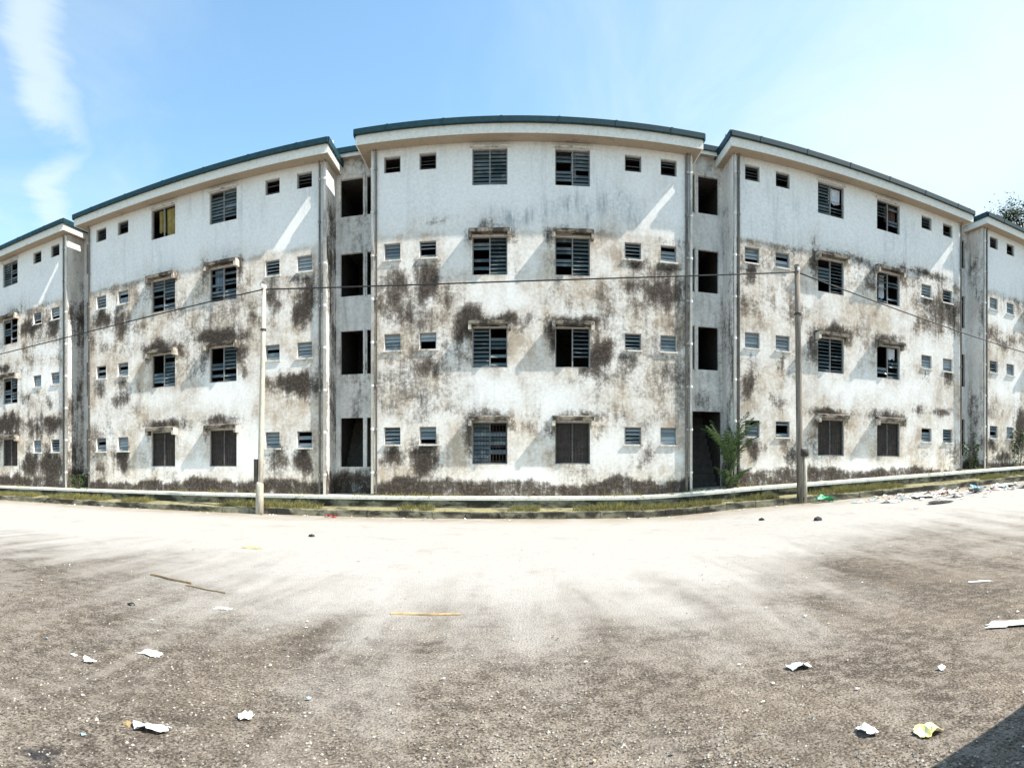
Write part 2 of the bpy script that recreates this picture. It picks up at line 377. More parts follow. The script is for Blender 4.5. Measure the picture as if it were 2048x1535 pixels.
# ------------------------------------------------------------------ the flats
D = 19.0
HW0, HW1 = -5.33, 5.40
TALL_U = (-1.36, 1.345); TALL_W = 1.15
TALL_Z = ((10.70, 11.90), (7.77, 9.04), (4.75, 6.07), (1.60, 2.97))
SMALL_U = (-4.60, -3.40, 3.36, 4.58); SMALL_W = .56
SMALL_Z = ((11.31, 11.85), (8.40, 8.96), (5.38, 5.94), (2.25, 2.83))
WALL_TOP = 12.10
STAIN_TOP = 9.28                       # wall above this course carries almost no stain
BASE = .50
STAINS = {
    'C': [('K',-2.98,9.59,0.66,0.13,0.45), ('G',1.42,10.05,0.98,0.46,0.60), ('G',2.99,10.11,0.75,0.49,0.65), ('G',-0.36,9.70,0.89,0.29,0.50), ('B',-3.48,8.97,1.84,0.49,0.60), ('B',3.07,8.63,2.18,0.82,0.70), ('B',-4.32,7.20,1.11,0.91,0.70), ('K',-4.57,7.22,0.68,0.75,0.60), ('K',-3.48,7.65,0.47,0.74,0.75), ('K',-3.81,6.60,0.92,0.46,0.60), ('K',4.42,7.40,1.03,0.75,0.70), ('K',3.41,7.37,0.54,0.36,0.60), ('K',3.41,8.21,0.30,0.15,0.80), ('K',4.60,8.22,0.45,0.18,0.80), ('K',4.94,6.43,0.52,1.01,0.40), ('K',-2.15,6.04,0.52,0.65,0.85), ('K',-1.34,6.27,0.81,0.21,0.95), ('K',1.42,6.28,0.90,0.21,0.95), ('K',0.77,5.81,0.21,0.65,0.80), ('K',2.19,5.12,0.59,0.69,0.95), ('K',-2.85,5.49,0.41,0.33,0.50), ('B',4.42,3.90,1.12,1.00,0.75), ('B',3.07,4.19,1.00,0.99,0.55), ('B',-4.32,4.80,1.19,0.53,0.70), ('K',-3.34,4.72,0.53,0.53,0.65), ('K',-4.49,5.02,0.51,0.25,0.45), ('B',-2.98,6.31,0.99,0.49,0.50), ('W',-1.26,4.08,1.06,0.57,1.00), ('W',0.93,3.75,0.90,0.73,1.00), ('W',2.74,1.97,1.00,0.74,0.90), ('W',-0.20,1.24,1.46,0.29,0.90), ('W',-1.18,7.08,1.30,0.41,0.80), ('W',-2.40,8.74,0.41,0.82,0.80), ('W',-0.04,8.53,0.36,0.97,0.60), ('W',-4.83,2.73,0.52,0.67,0.60), ('K',1.42,3.22,0.98,0.21,0.95), ('K',0.67,2.94,0.23,0.42,0.95), ('K',-1.34,3.22,0.98,0.16,0.70), ('K',-2.02,2.51,0.23,0.62,0.65), ('K',2.28,2.67,0.23,0.46,0.65), ('K',-0.36,6.26,0.49,0.32,0.50), ('K',-4.66,1.86,0.38,0.37,0.95), ('K',-3.48,1.81,0.50,0.66,0.95), ('K',3.61,1.78,0.37,0.46,0.85), ('B',4.25,5.39,0.68,0.67,0.50), ('K',3.15,4.61,0.42,0.36,0.50), ('K',4.42,4.82,0.51,0.33,0.50), ('K',-3.98,0.82,1.18,0.17,0.50)],
    'L': [('B',1.85,8.70,1.25,0.55,0.60), ('B',4.23,7.57,1.13,0.87,0.80), ('K',4.45,7.32,0.52,0.62,0.85), ('K',3.36,7.41,0.39,0.64,0.65), ('K',4.41,8.21,0.41,0.21,0.65), ('K',5.15,7.47,0.27,0.86,0.50), ('K',-4.56,7.88,0.69,0.43,0.80), ('K',-3.45,7.70,0.59,0.54,0.65), ('B',-0.80,8.28,0.94,0.58,0.40), ('B',2.06,7.30,1.65,0.73,0.60), ('K',2.02,8.67,0.29,0.47,0.50), ('B',-4.27,8.94,0.85,0.44,0.50), ('K',1.22,6.48,1.07,0.24,0.95), ('K',1.98,5.99,0.37,0.51,0.75), ('K',0.46,5.58,0.29,0.57,0.65), ('K',2.10,5.20,0.29,0.36,0.60), ('K',4.45,4.60,0.82,0.49,0.90), ('K',3.30,4.70,0.31,0.25,0.50), ('K',-3.45,4.37,0.49,0.33,0.75), ('K',-4.27,6.77,0.70,0.26,0.50), ('W',1.43,4.33,1.27,0.74,1.00), ('W',-1.28,4.41,1.21,0.30,0.80), ('W',2.47,2.19,0.81,0.90,0.90), ('W',0.12,1.65,1.58,0.29,0.90), ('W',3.65,5.17,0.97,0.21,0.80), ('K',-1.40,3.24,0.97,0.14,0.75), ('K',1.33,3.35,0.96,0.19,0.90), ('K',3.42,1.79,0.47,0.42,0.75), ('K',4.45,1.82,0.34,0.62,0.95), ('K',-3.45,2.03,0.38,0.54,0.95), ('K',-4.56,1.49,0.40,0.17,0.60), ('K',-2.65,7.27,1.30,0.20,0.40), ('K',-1.40,6.40,0.85,0.16,0.70), ('B',-3.86,3.77,1.38,0.32,0.50)],
    'R': [('K',-0.65,9.26,1.37,0.14,0.60), ('K',3.34,9.40,1.66,0.17,0.65), ('B',-4.62,7.10,0.58,0.75,0.75), ('B',-3.13,7.09,0.57,0.92,0.75), ('K',-2.99,6.88,0.41,0.48,0.60), ('K',-4.62,6.74,0.35,0.36,0.40), ('K',-2.09,8.88,0.30,0.49,0.65), ('K',0.44,8.53,0.43,0.44,0.65), ('K',2.01,9.44,0.41,0.21,0.60), ('K',3.68,8.07,1.07,0.82,0.65), ('K',4.83,8.05,0.54,0.89,0.75), ('B',-0.42,7.02,1.27,0.59,0.55), ('B',2.01,8.03,0.52,1.04,0.65), ('K',-1.33,6.28,0.80,0.21,0.95), ('K',-2.11,5.71,0.26,0.57,0.75), ('K',1.37,6.37,0.90,0.14,0.80), ('K',2.32,6.16,0.26,0.31,0.60), ('B',-4.23,4.07,0.82,0.76,0.85), ('K',-4.76,4.04,0.35,0.50,0.75), ('K',-3.68,3.55,0.48,0.26,0.50), ('W',-0.65,4.20,1.37,0.58,1.00), ('W',1.50,4.16,1.01,0.61,0.90), ('W',3.07,4.38,1.36,0.64,0.60), ('W',0.04,1.19,1.41,0.28,0.90), ('W',-3.74,1.36,0.50,0.36,0.50), ('K',-1.21,3.18,0.80,0.12,0.70), ('K',-1.81,2.85,0.22,0.23,0.70), ('K',1.37,3.43,1.05,0.12,0.50), ('K',2.85,3.60,0.40,0.25,0.70), ('K',4.10,3.60,0.72,0.17,0.70), ('K',-3.03,1.37,0.29,0.48,0.80), ('K',-4.29,1.81,0.31,0.18,0.55), ('W',-4.23,5.52,0.98,0.54,0.70), ('W',3.62,6.16,1.68,0.65,0.60)],
    'LL': [('K',2.85,8.28,0.78,0.48,0.80), ('K',4.29,8.15,0.59,0.41,0.70), ('K',1.37,9.05,0.77,0.37,0.60), ('B',2.49,8.87,1.82,0.42,0.50), ('K',4.29,3.56,0.79,0.50,0.95), ('K',1.29,3.72,1.16,0.50,0.95), ('K',2.85,1.68,0.64,0.76,0.95), ('K',4.22,1.68,0.79,0.87,0.95), ('K',1.37,0.86,1.16,0.35,0.90), ('K',2.56,4.85,0.33,0.38,0.70), ('K',4.15,4.83,0.33,0.46,0.70), ('K',3.37,3.37,1.04,0.61,0.70), ('W',3.55,5.70,1.37,0.58,1.00), ('W',1.17,4.72,1.17,0.30,0.90), ('W',3.89,7.06,1.01,0.28,0.80), ('K',0.58,6.54,0.60,0.25,0.80)],
    'RR': [('K',-2.66,2.95,0.53,1.26,0.90), ('K',-3.94,1.30,0.71,0.29,0.70), ('B',-4.11,3.84,0.87,0.48,0.80), ('K',-3.94,6.78,0.49,0.29,0.70), ('W',-3.76,8.03,1.07,0.49,0.90), ('W',-3.58,4.87,1.08,0.74,0.80)],
}

def stain_field(key, u, z, seed):
    """dark mould, buff staining, clean patches and grey film on a front wall (u along the wall, z up)"""
    low = smooth01(STAIN_TOP + .03, STAIN_TOP - .05, z + .10 * (fbm(u * 1.3, z * 0 + seed, seed) - .5))
    n1 = fbm(u * .55 + 11, z * .55, seed + 5); n2 = fbm(u * 1.7, z * 1.1 + 7, seed + 9)
    K = low * np.clip((n1 - .38) * 1.7, .04, .46) + (1 - low) * .02
    G = low * np.clip(.72 + (n2 - .5) * 1.5, .2, 1.0) + (1 - low) * np.clip((n2 - .62) * .6, 0, .2)
    wu = .75 * (fbm(u * .9, z * .9, seed + 41) - .5) + .45 * (fbm(u * 3.1, z * 1.6, seed + 43) - .5)
    wz = .6 * (fbm(u * .9 + 9, z * .9, seed + 47) - .5) + .9 * (fbm(u * 3.3, z * .5, seed + 53) - .5)
    W = np.zeros_like(u); A = np.clip((1 - low) * (n1 - .40) * 1.0, 0, .4) + low * np.clip((n1 - .45) * .8, 0, .3)
    side = smooth01(.9, 2.9, np.abs(u))
    K = np.maximum(K, low * np.exp(-((z - 7.15) / .75) ** 2) * side * np.clip(.30 + 1.3 * (n2 - .35), .1, .8))
    K = np.maximum(K, np.exp(-((z - 4.55) / .55) ** 2) * side * np.clip(.15 + 1.3 * (n1 - .35), 0, .62))
    G = np.maximum(G, low * np.exp(-((z - 8.0) / 1.5) ** 2) * np.clip(.55 + 1.4 * (n2 - .4), .3, 1.0))
    rr = random.Random(seed); auto = []
    for (q0, q1), row in zip(TALL_Z[1:], (1, 2, 3)):               # mould that creeps round the hoods
        for uu in TALL_U:
            auto += [('K', uu + rr.uniform(-.2, .2), q1 + .24, rr.uniform(.75, 1.05), rr.uniform(.15, .3), rr.uniform(.6, 1.0) if row > 1 else rr.uniform(.25, .55)),
                     ('K', uu - .74, q1 - .05, .2, rr.uniform(.3, .55), rr.uniform(.3, .75)), ('K', uu + .74, q1 - .05, .2, rr.uniform(.25, .5), rr.uniform(.2, .7))]
    for (q0, q1), row in zip(SMALL_Z[1:], (1, 2, 3)):              # drips below the small sills
        for uu in SMALL_U: auto.append(('K', uu + rr.uniform(-.1, .1), q0 - .38, rr.uniform(.22, .42), rr.uniform(.25, .6), rr.uniform(.2, .85)))
    for t, cu, cz, ru, rz, s in STAINS[key] + auto:
        d = ((u - cu + wu * min(1, ru / .7)) / ru) ** 2 + ((z - cz + wz * min(1, rz / .6)) / rz) ** 2
        g = s * np.exp(-(d * .72) ** 1.25)
        if t == 'K': K = np.maximum(K, g * 1.38); G = np.maximum(G, .85 * s * np.exp(-(d * .33) ** 1.1))
        elif t == 'B': G = np.maximum(G, g * 1.1)
        elif t == 'W': W = np.maximum(W, g)
        else: A = np.maximum(A, g * 1.7)
    K = K * (1 - W * .92); G = G * (1 - .9 * W)
    # rain splash band at the foot of the wall
    top = BASE + .60 + .62 * (fbm(u * .7, z * 0 + 3.3, seed + 2) - .5) + .30 * (fbm(u * 4, z * 0 + 1.3, seed + 3) - .5)
    pl = smooth01(top + .16, top - .14, z); K = np.maximum(K, pl * (.72 + .55 * n2)); G = np.maximum(G, pl * .5)
    return np.stack([np.clip(K, 0, 1.45), np.clip(G, 0, 1), W, np.clip(A, 0, 1)], -1)

def set_attr(me, rgba):
    a = me.color_attributes.new('stain', 'FLOAT_COLOR', 'POINT')
    a.data.foreach_set('color', np.asarray(rgba, np.float32).reshape(-1))

def merge_lines(a, b, step, must):
    L = sorted(set([round(v, 4) for v in must] + [a, b])); out = []
    for p, q in zip(L, L[1:]):
        n = max(1, int(math.ceil((q - p) / step))); out += [p + (q - p) * i / n for i in range(n)]
    return out + [L[-1]]

DEPTH = 9.0; REV = .16
def make_wall(key, openings, seed, parent):
    us = merge_lines(HW0, HW1, .13, [v for o in openings for v in o[:2]])
    zs = merge_lines(-.9, WALL_TOP, .13, [v for o in openings for v in o[2:]] + [BASE])
    nu, nz = len(us), len(zs); v = []; f = []; col = []
    U, Z = np.meshgrid(us, zs)
    Y = .012 * (fbm(U * .7, Z * .7, seed) - .5)
    v += np.stack([U, Y, Z], -1).reshape(-1, 3).tolist()
    col += stain_field(key, U, Z, seed).reshape(-1, 4).tolist()
    def hole(a, b):
        return any(o[0] < a < o[1] and o[2] < b < o[3] for o in openings)
    for j in range(nz - 1):
        for i in range(nu - 1):
            if not hole((us[i] + us[i + 1]) / 2, (zs[j] + zs[j + 1]) / 2):
                f.append((j * nu + i, j * nu + i + 1, (j + 1) * nu + i + 1, (j + 1) * nu + i))
    def addq(q, c):
        k = len(v); v.extend(q); col.extend([c] * 4); f.append((k, k + 1, k + 2, k + 3))
    for a, b, c, d in openings:                       # reveals
        cl = (.18, .25, .0, .1)
        addq([(a, -.004, c), (a, REV, c), (a, REV, d), (a, -.004, d)], cl); addq([(b, REV, c), (b, -.004, c), (b, -.004, d), (b, REV, d)], cl)
        addq([(a, -.004, d), (a, REV, d), (b, REV, d), (b, -.004, d)], cl); addq([(a, REV, c), (a, -.004, c), (b, -.004, c), (b, REV, c)], (.3, .3, 0, 0))
    # side walls as grids so that stains follow them, back wall plain
    for sx, ux in ((-1, HW0), (1, HW1)):
        ys = lines(0, 1.6, .16) + [4.0, DEPTH]; zz = lines(-.9, WALL_TOP, .2); k = len(v)
        YY, ZZ = np.meshgrid(ys, zz); n1 = fbm(YY * 1.1 + 5, ZZ * .5, seed + 31); n2 = fbm(YY * 2, ZZ * 1.2, seed + 37)
        kk = np.clip((n1 - (.30 if key == 'LL' else .36)) * 2.2, 0, .85) * smooth01(11.6, 10.2, ZZ) + .9 * smooth01(1.55, 1.0, ZZ + .5 * (n2 - .5))
        st = np.stack([np.clip(kk, 0, 1), np.clip((n2 - .3) * .9, 0, .6), np.zeros_like(kk), np.clip(n1 - .2, 0, .7)], -1)
        v.extend(np.stack([np.full_like(YY, ux), YY, ZZ], -1).reshape(-1, 3).tolist()); col.extend(st.reshape(-1, 4).tolist())
        n = len(ys)
        for j in range(len(zz) - 1):
            for i in range(n - 1):
                q = (k + j * n + i, k + j * n + i + 1, k + (j + 1) * n + i + 1, k + (j + 1) * n + i)
                f.append(q if sx > 0 else tuple(reversed(q)))
    addq([(HW1, DEPTH, -.9), (HW0, DEPTH, -.9), (HW0, DEPTH, WALL_TOP), (HW1, DEPTH, WALL_TOP)], (.1, .2, 0, 0))
    me = bpy.data.meshes.new('wall'); me.from_pydata(v, [], f); me.update(); me.materials.append(M['wall']); set_attr(me, col)
    return link('wall', me, parent)

# shared pieces of the windows
def blade_mesh(w, name, mat):
    b = MB().box(-w / 2, w / 2, -.003, .003, -.066, .066); return b.mesh(name, mat)
BL_T = blade_mesh(.515, 'louvre_blade', 'glass'); BL_S = blade_mesh(.49, 'louvre_blade', 'glass_pale')
def frame_mesh(w, h, mull, mat, name):
    t = .035; b = MB()
    b.box(-w / 2, -w / 2 + t, 0, .07, 0, h).box(w / 2 - t, w / 2, 0, .07, 0, h).box(-w / 2 + t, w / 2 - t, .002, .068, h - t, h).box(-w / 2 + t, w / 2 - t, .002, .068, 0, t)
    if mull: b.box(-.02, .02, .004, .066, t, h - t)
    return b.mesh(name, mat)
def curtain(w, h, mat, parent, loc, drop=1.0, seed=0):
    n = 26; b = MB(); r = random.Random(seed); ph = r.uniform(0, 6)
    for i in range(n + 1):
        x = -w / 2 + w * i / n; y = .025 * math.sin(i * 1.45 + ph) + .012 * math.sin(i * .6)
        b.v += [(x, y, h), (x * (1 - .0), y * 1.3 + .02, h * (1 - drop) + .03 * math.sin(i * .37 + ph))]
    for i in range(n): b.f.append((2 * i, 2 * i + 1, 2 * i + 3, 2 * i + 2))
    o = b.build('curtain', mat, parent, loc); md = o.modifiers.new('s', 'SOLIDIFY'); md.thickness = .006
    return o
def hood_mesh():
    w = TALL_W / 2 + .09; p = .30; b = MB()
    b.v += [(-w, .02, .17), (w, .02, .17), (w, -p, .10), (-w, -p, .10), (-w, .02, 0), (w, .02, 0), (w, -p, -.015), (-w, -p, -.015)]
    b.f += [(0, 3, 2, 1), (4, 5, 6, 7), (3, 7, 6, 2), (0, 4, 7, 3), (1, 2, 6, 5), (0, 1, 5, 4)]
    return b.mesh('hood', 'hood')
def cheek_mesh():
    b = MB().box(-.05, .05, -.292, .02, -.17, .085); return b.mesh('hood_cheek', 'cheek')
HOOD = hood_mesh(); CHEEK = cheek_mesh()
def sill_mesh(w):
    return MB().box(-w / 2 - .04, w / 2 + .04, -.05, .10, -.05, -.002).mesh('window_sill', 'frame')
FT, FS, SU = {}, {}, {}
for zz in TALL_Z: FT[zz] = frame_mesh(TALL_W, zz[1] - zz[0], True, 'wood', 'window')
for zz in SMALL_Z: FS[zz] = frame_mesh(SMALL_W, zz[1] - zz[0], False, 'wood', 'ventilation_window'); SU[zz] = sill_mesh(SMALL_W)
def grille_mesh(w, h):
    b = MB()
    for i in range(11): x = -w / 2 + .05 + (w - .1) * i / 10; b.box(x - .007, x + .007, -.012, .002, .03, h - .03)
    for i in range(6): z = .08 + (h - .16) * i / 5; b.box(-w / 2 + .03, w / 2 - .03, -.020, -.008, z - .008, z + .008)
    return b.mesh('grille', 'bars')
GR = grille_mesh(TALL_W, TALL_Z[3][1] - TALL_Z[3][0])

def tall_window(blk, col, row, seed, style):
    z0, z1 = TALL_Z[row]; u = TALL_U[col]; r = random.Random(seed); h = z1 - z0
    w = link('window', FT[(z0, z1)], blk, (u, .075, z0))
    if style.get('grille'): link('grille', GR, w, (0, -.015, 0))
    if 'board' in style:
        MB().box(-TALL_W / 2 + .04, TALL_W / 2 - .04, .10, .115, .04, h - .04).build('back_board', 'board', w)
    nb = 9; pitch = (h - .09) / nb
    for leaf in (0, 1):
        gone = style.get('gone', (0, 0))[leaf]; ang = style.get('ang', (38, 38))[leaf]
        for i in range(nb):
            if r.random() < gone: continue
            a = R(ang + r.uniform(-4, 4) + (r.uniform(-25, 25) if r.random() < .07 else 0))
            link('louvre_blade', BL_T, w, ((-.283, .283)[leaf], .035, .045 + pitch * (i + .5)), rot=(-a, 0, 0))
    for (mat, cx, cw, drop) in style.get('curtains', ()): curtain(cw, h - .06, mat, w, (cx, .16, .02), drop, seed)
    if row == 0:                                                   # the top floor has only a thin drip lip under the eaves
        MB().box(-TALL_W / 2 - .07, TALL_W / 2 + .07, -.10, .01, 0, .045).build('drip_lip', 'frame', blk, (u, 0, z1 + .012)); return w
    hd = link('hood', HOOD, blk, (u, 0, z1 + .05))
    for s in (-1, 1): link('hood_cheek', CHEEK, hd, (s * (TALL_W / 2 + .06), 0, -.012))
    return w
def small_window(blk, col, row, seed):
    z0, z1 = SMALL_Z[row]; u = SMALL_U[col]; r = random.Random(seed); h = z1 - z0
    w = link('ventilation_window', FS[(z0, z1)], blk, (u, .08, z0))
    if row > 0: link('window_sill', SU[(z0, z1)], w, (0, -.08, 0))
    base = r.choice((62, 68, 74, 40)); nb = 4; pitch = (h - .08) / nb
    if row == 0: base = 25
    for i in range(nb):
        if r.random() < (.12 if row else .3): continue
        link('louvre_blade', BL_S, w, (0, .035, .04 + pitch * (i + .5)), rot=(-R(90 - base + r.uniform(-5, 5)), 0, 0))

def make_roof(blk, x0, x1, seed):
    """teal gutter, cream fascia, buff soffit and a corrugated sheet roof"""
    e = .55; zt = 12.55; zs = 12.10
    roof = MB(); ym = DEPTH / 2; sl = .26; ya, yb = -e - .04, DEPTH + e + .04; n = int((x1 - x0) / .09)
    xs = [x0 + (x1 - x0) * i / n for i in range(n + 1)]
    def run(xx): return max(.02, min((yb - ya) / 2, xx - x0, x1 - xx))
    for s in (1, -1):                                              # corrugated long slopes, cut at the hips
        k = len(roof.v)
        for i, xx in enumerate(xs):
            c = .018 if i % 2 else 0; d = run(xx); y = ya if s > 0 else yb
            roof.v += [(xx, y, zt + .01 + c), (xx, y + s * d, zt + .01 + c + sl * d)]
        for i in range(n): roof.f.append((k + 2 * i, k + 2 * i + 2, k + 2 * i + 3, k + 2 * i + 1) if s > 0 else (k + 2 * i, k + 2 * i + 1, k + 2 * i + 3, k + 2 * i + 2))
    h2 = (yb - ya) / 2
    for xx, s in ((x0, 1), (x1, -1)):
        q = [(xx, ya, zt + .02), (xx, yb, zt + .02), (xx + s * h2, ym, zt + .02 + sl * h2)]
        roof.tri(*(q[::-1] if s > 0 else q))
    ro = roof.build('roof', 'roof', blk)
    for xx in (x0 + .03, x1 - .03):
        MB().box(xx - .02, xx + .02, -e + .027, DEPTH + e, zs - .01, 12.40).build('fascia_board', 'fascia', ro)
    MB().box(x0, x1, -e - .12, -e, 12.38, zt).build('gutter', 'gutter', ro); MB().box(x0, x1, DEPTH + e, DEPTH + e + .12, 12.38, zt).build('gutter', 'gutter', ro)
    xx = x0 + 1.1
    while xx < x1 - .4:
        MB().box(xx - .035, xx + .035, -e - .128, -e - .002, 12.372, zt + .010).build('gutter_joint', 'gutter', ro); xx += 1.83
    for xx in (x0, x1):
        MB().box(xx - .05, xx + .05, -e - .05, DEPTH + e, 12.36, zt + .03).build('verge_trim', 'gutter', ro)
    MB().box(x0 + .01, x1 - .01, -e, -e + .025, zs - .02, 12.40).build('fascia_board', 'fascia', ro)
    MB().box(x0 + .05, x1 - .05, -e + .025, 0.0, zs, zs + .02).build('soffit', 'soffit', ro)
    MB().box(x0 + .05, HW0, 0.002, DEPTH, zs, zs + .02).build('soffit', 'soffit', ro); MB().box(HW1, x1 - .05, 0.002, DEPTH, zs, zs + .02).build('soffit', 'soffit', ro)
    for xx, hh in ((x0 + .4, .55), (x1 - .35, .55)):
        MB().tube([(xx, 1.0, zt), (xx, 1.0, zt + .25 + hh)], .03, 8).build('vent_pipe', 'pipe', ro)
    return ro

def downpipe(blk, u, y, rad, mat, z0=None, z1=12.3):
    z0 = BASE + .12 if z0 is None else z0
    b = MB().tube([(u, y, z0 - .02), (u, y, z1 - .3), (u, y - .12, z1 - .12), (u, -.5, z1)], rad, 10)
    p = b.build('downpipe', mat, blk, smooth=True)
    z = z0 + .7
    while z < z1 - .6:
        MB().tube([(u, y, z - .035), (u, y, z + .035)], rad + .014, 10).box(u - .012, u + .012, y, max(y + .02, .03), z - .012, z + .012).build('pipe_bracket', mat, p)
        z += 1.45
    return p

G_ST = {'grille': 1, 'board': 1, 'gone': (1, 1)}
def st(gl=0, gr=0, al=30, ar=30, cur=()): return {'gone': (gl, gr), 'ang': (al, ar), 'curtains': cur}
STYLES = {   # [row][col]
    'C': [[st(.05, .05), st(.45, .1, 30, 30, (('cloth_white', .05, .16, .75),))], [st(.5, 0, 30, 42), st(.35, 0, 30, 42)], [st(.2, .35, 45, 35), st(1, .2, 30, 60)], [{**st(.1, .3, 20, 20), 'grille': 1}, {**G_ST}]],
    'L': [[st(1, 1, cur=(('cloth_ochre', .28, .5, 1.0), ('cloth_ochre', -.2, .3, .75))), st(.05, .05)], [st(.4, .4, 30, 30), st(.6, .5, 30, 30, (('cloth_blue', -.25, .4, .6),))], [st(.6, .2, 25, 30), st(.5, .1, 30, 42)], [{**G_ST}, {**G_ST}]],
    'R': [[st(.3, .3, 40, 48, (('cloth_white', .25, .5, .5),)), st(.2, .5, 50, 30, (('cloth_brown', .25, .55, .6),))], [st(.7, 0, 30, 55), st(.3, .6, 50, 40, (('cloth_white', -.2, .25, .8),))], [st(0, 0, 52, 58), st(.6, .5, 30, 40, (('cloth_white', .3, .4, .35),))], [{**G_ST}, {**G_ST}]],
    'LL': [[st(.3, .2), st(.2, .2)], [st(.5, .5), st(.6, .6)], [st(.5, .5), st(.6, .4)], [{**G_ST}, {**G_ST}]],
    'RR': [[st(.3, .2), st(.2, .2)], [st(.5, .5), st(.6, .6)], [st(.5, .5), st(.6, .4)], [{**G_ST}, {**G_ST}]],
}
BLOCKS = {   # centre x, setback, floor lift, roof overhangs left/right, label
    'C': (.457, 0, 0, .40, .24, 'middle four-storey stained flats block squarely facing the yard, between both utility poles'),
    'L': (-11.847, .0, -.079, .38, .24, 'four-storey stained flats block behind the pale utility pole'),
    'R': (12.70, .02, .33, .30, .24, 'four-storey stained flats block behind the dark utility pole and palm'),
    'LL': (-23.83, -.02, -.05, .40, .25, 'flats block cut off by the left edge of the photo, blackest ground floor'),
    'RR': (24.95, .12, .64, .30, .42, 'flats block cut off by the right edge of the photo, under the tree'),
}
def make_block(key, seed):
    cx, dy, dz, o0, o1, label = BLOCKS[key]
    blk = empty('apartment_block', (cx, D + dy, dz)); tag(blk, label, 'building', 'terrace of four-storey flats')
    ops = [(u - TALL_W / 2, u + TALL_W / 2, a, b) for u in TALL_U for a, b in TALL_Z] + [(u - SMALL_W / 2, u + SMALL_W / 2, a, b) for u in SMALL_U for a, b in SMALL_Z]
    make_wall(key, ops, seed, blk)
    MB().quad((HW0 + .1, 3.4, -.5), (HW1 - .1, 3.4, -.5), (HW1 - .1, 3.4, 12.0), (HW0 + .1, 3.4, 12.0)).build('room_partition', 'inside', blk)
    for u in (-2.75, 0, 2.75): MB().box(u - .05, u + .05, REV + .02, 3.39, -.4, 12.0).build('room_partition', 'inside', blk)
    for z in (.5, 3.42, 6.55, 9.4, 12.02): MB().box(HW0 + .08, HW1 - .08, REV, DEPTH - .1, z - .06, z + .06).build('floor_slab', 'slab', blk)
    for row in range(4):
        for c in range(2): tall_window(blk, c, row, seed * 100 + row * 10 + c, STYLES[key][row][c])
        for c in range(4): small_window(blk, c, row, seed * 100 + row * 10 + c + 5)
    make_roof(blk, HW0 - o0, HW1 + o1, seed)
    if key in ('L', 'LL'):
        downpipe(blk, HW1 - .05, -.07, .055, 'pipe'); downpipe(blk, HW1 - .24, -.05, .035, 'pipe_dark')
        downpipe(blk, HW0 + .07, -.06, .04, 'pipe_dark')
    elif key == 'C':
        downpipe(blk, HW0 + .06, -.06, .05, 'pipe'); downpipe(blk, HW0 + .19, -.05, .03, 'pipe_dark')
        downpipe(blk, HW1 - .05, -.06, .05, 'pipe'); downpipe(blk, HW1 - .20, -.05, .05, 'pipe_dark')
    else:
        downpipe(blk, HW0 + .05, -.06, .05, 'pipe'); downpipe(blk, HW0 + .19, -.05, .045, 'pipe_dark')
        downpipe(blk, HW1 - .07, -.06, .04, 'pipe_dark')
    return blk
for i, k in enumerate(('C', 'L', 'R', 'LL', 'RR')): make_block(k, 11 + i * 7)

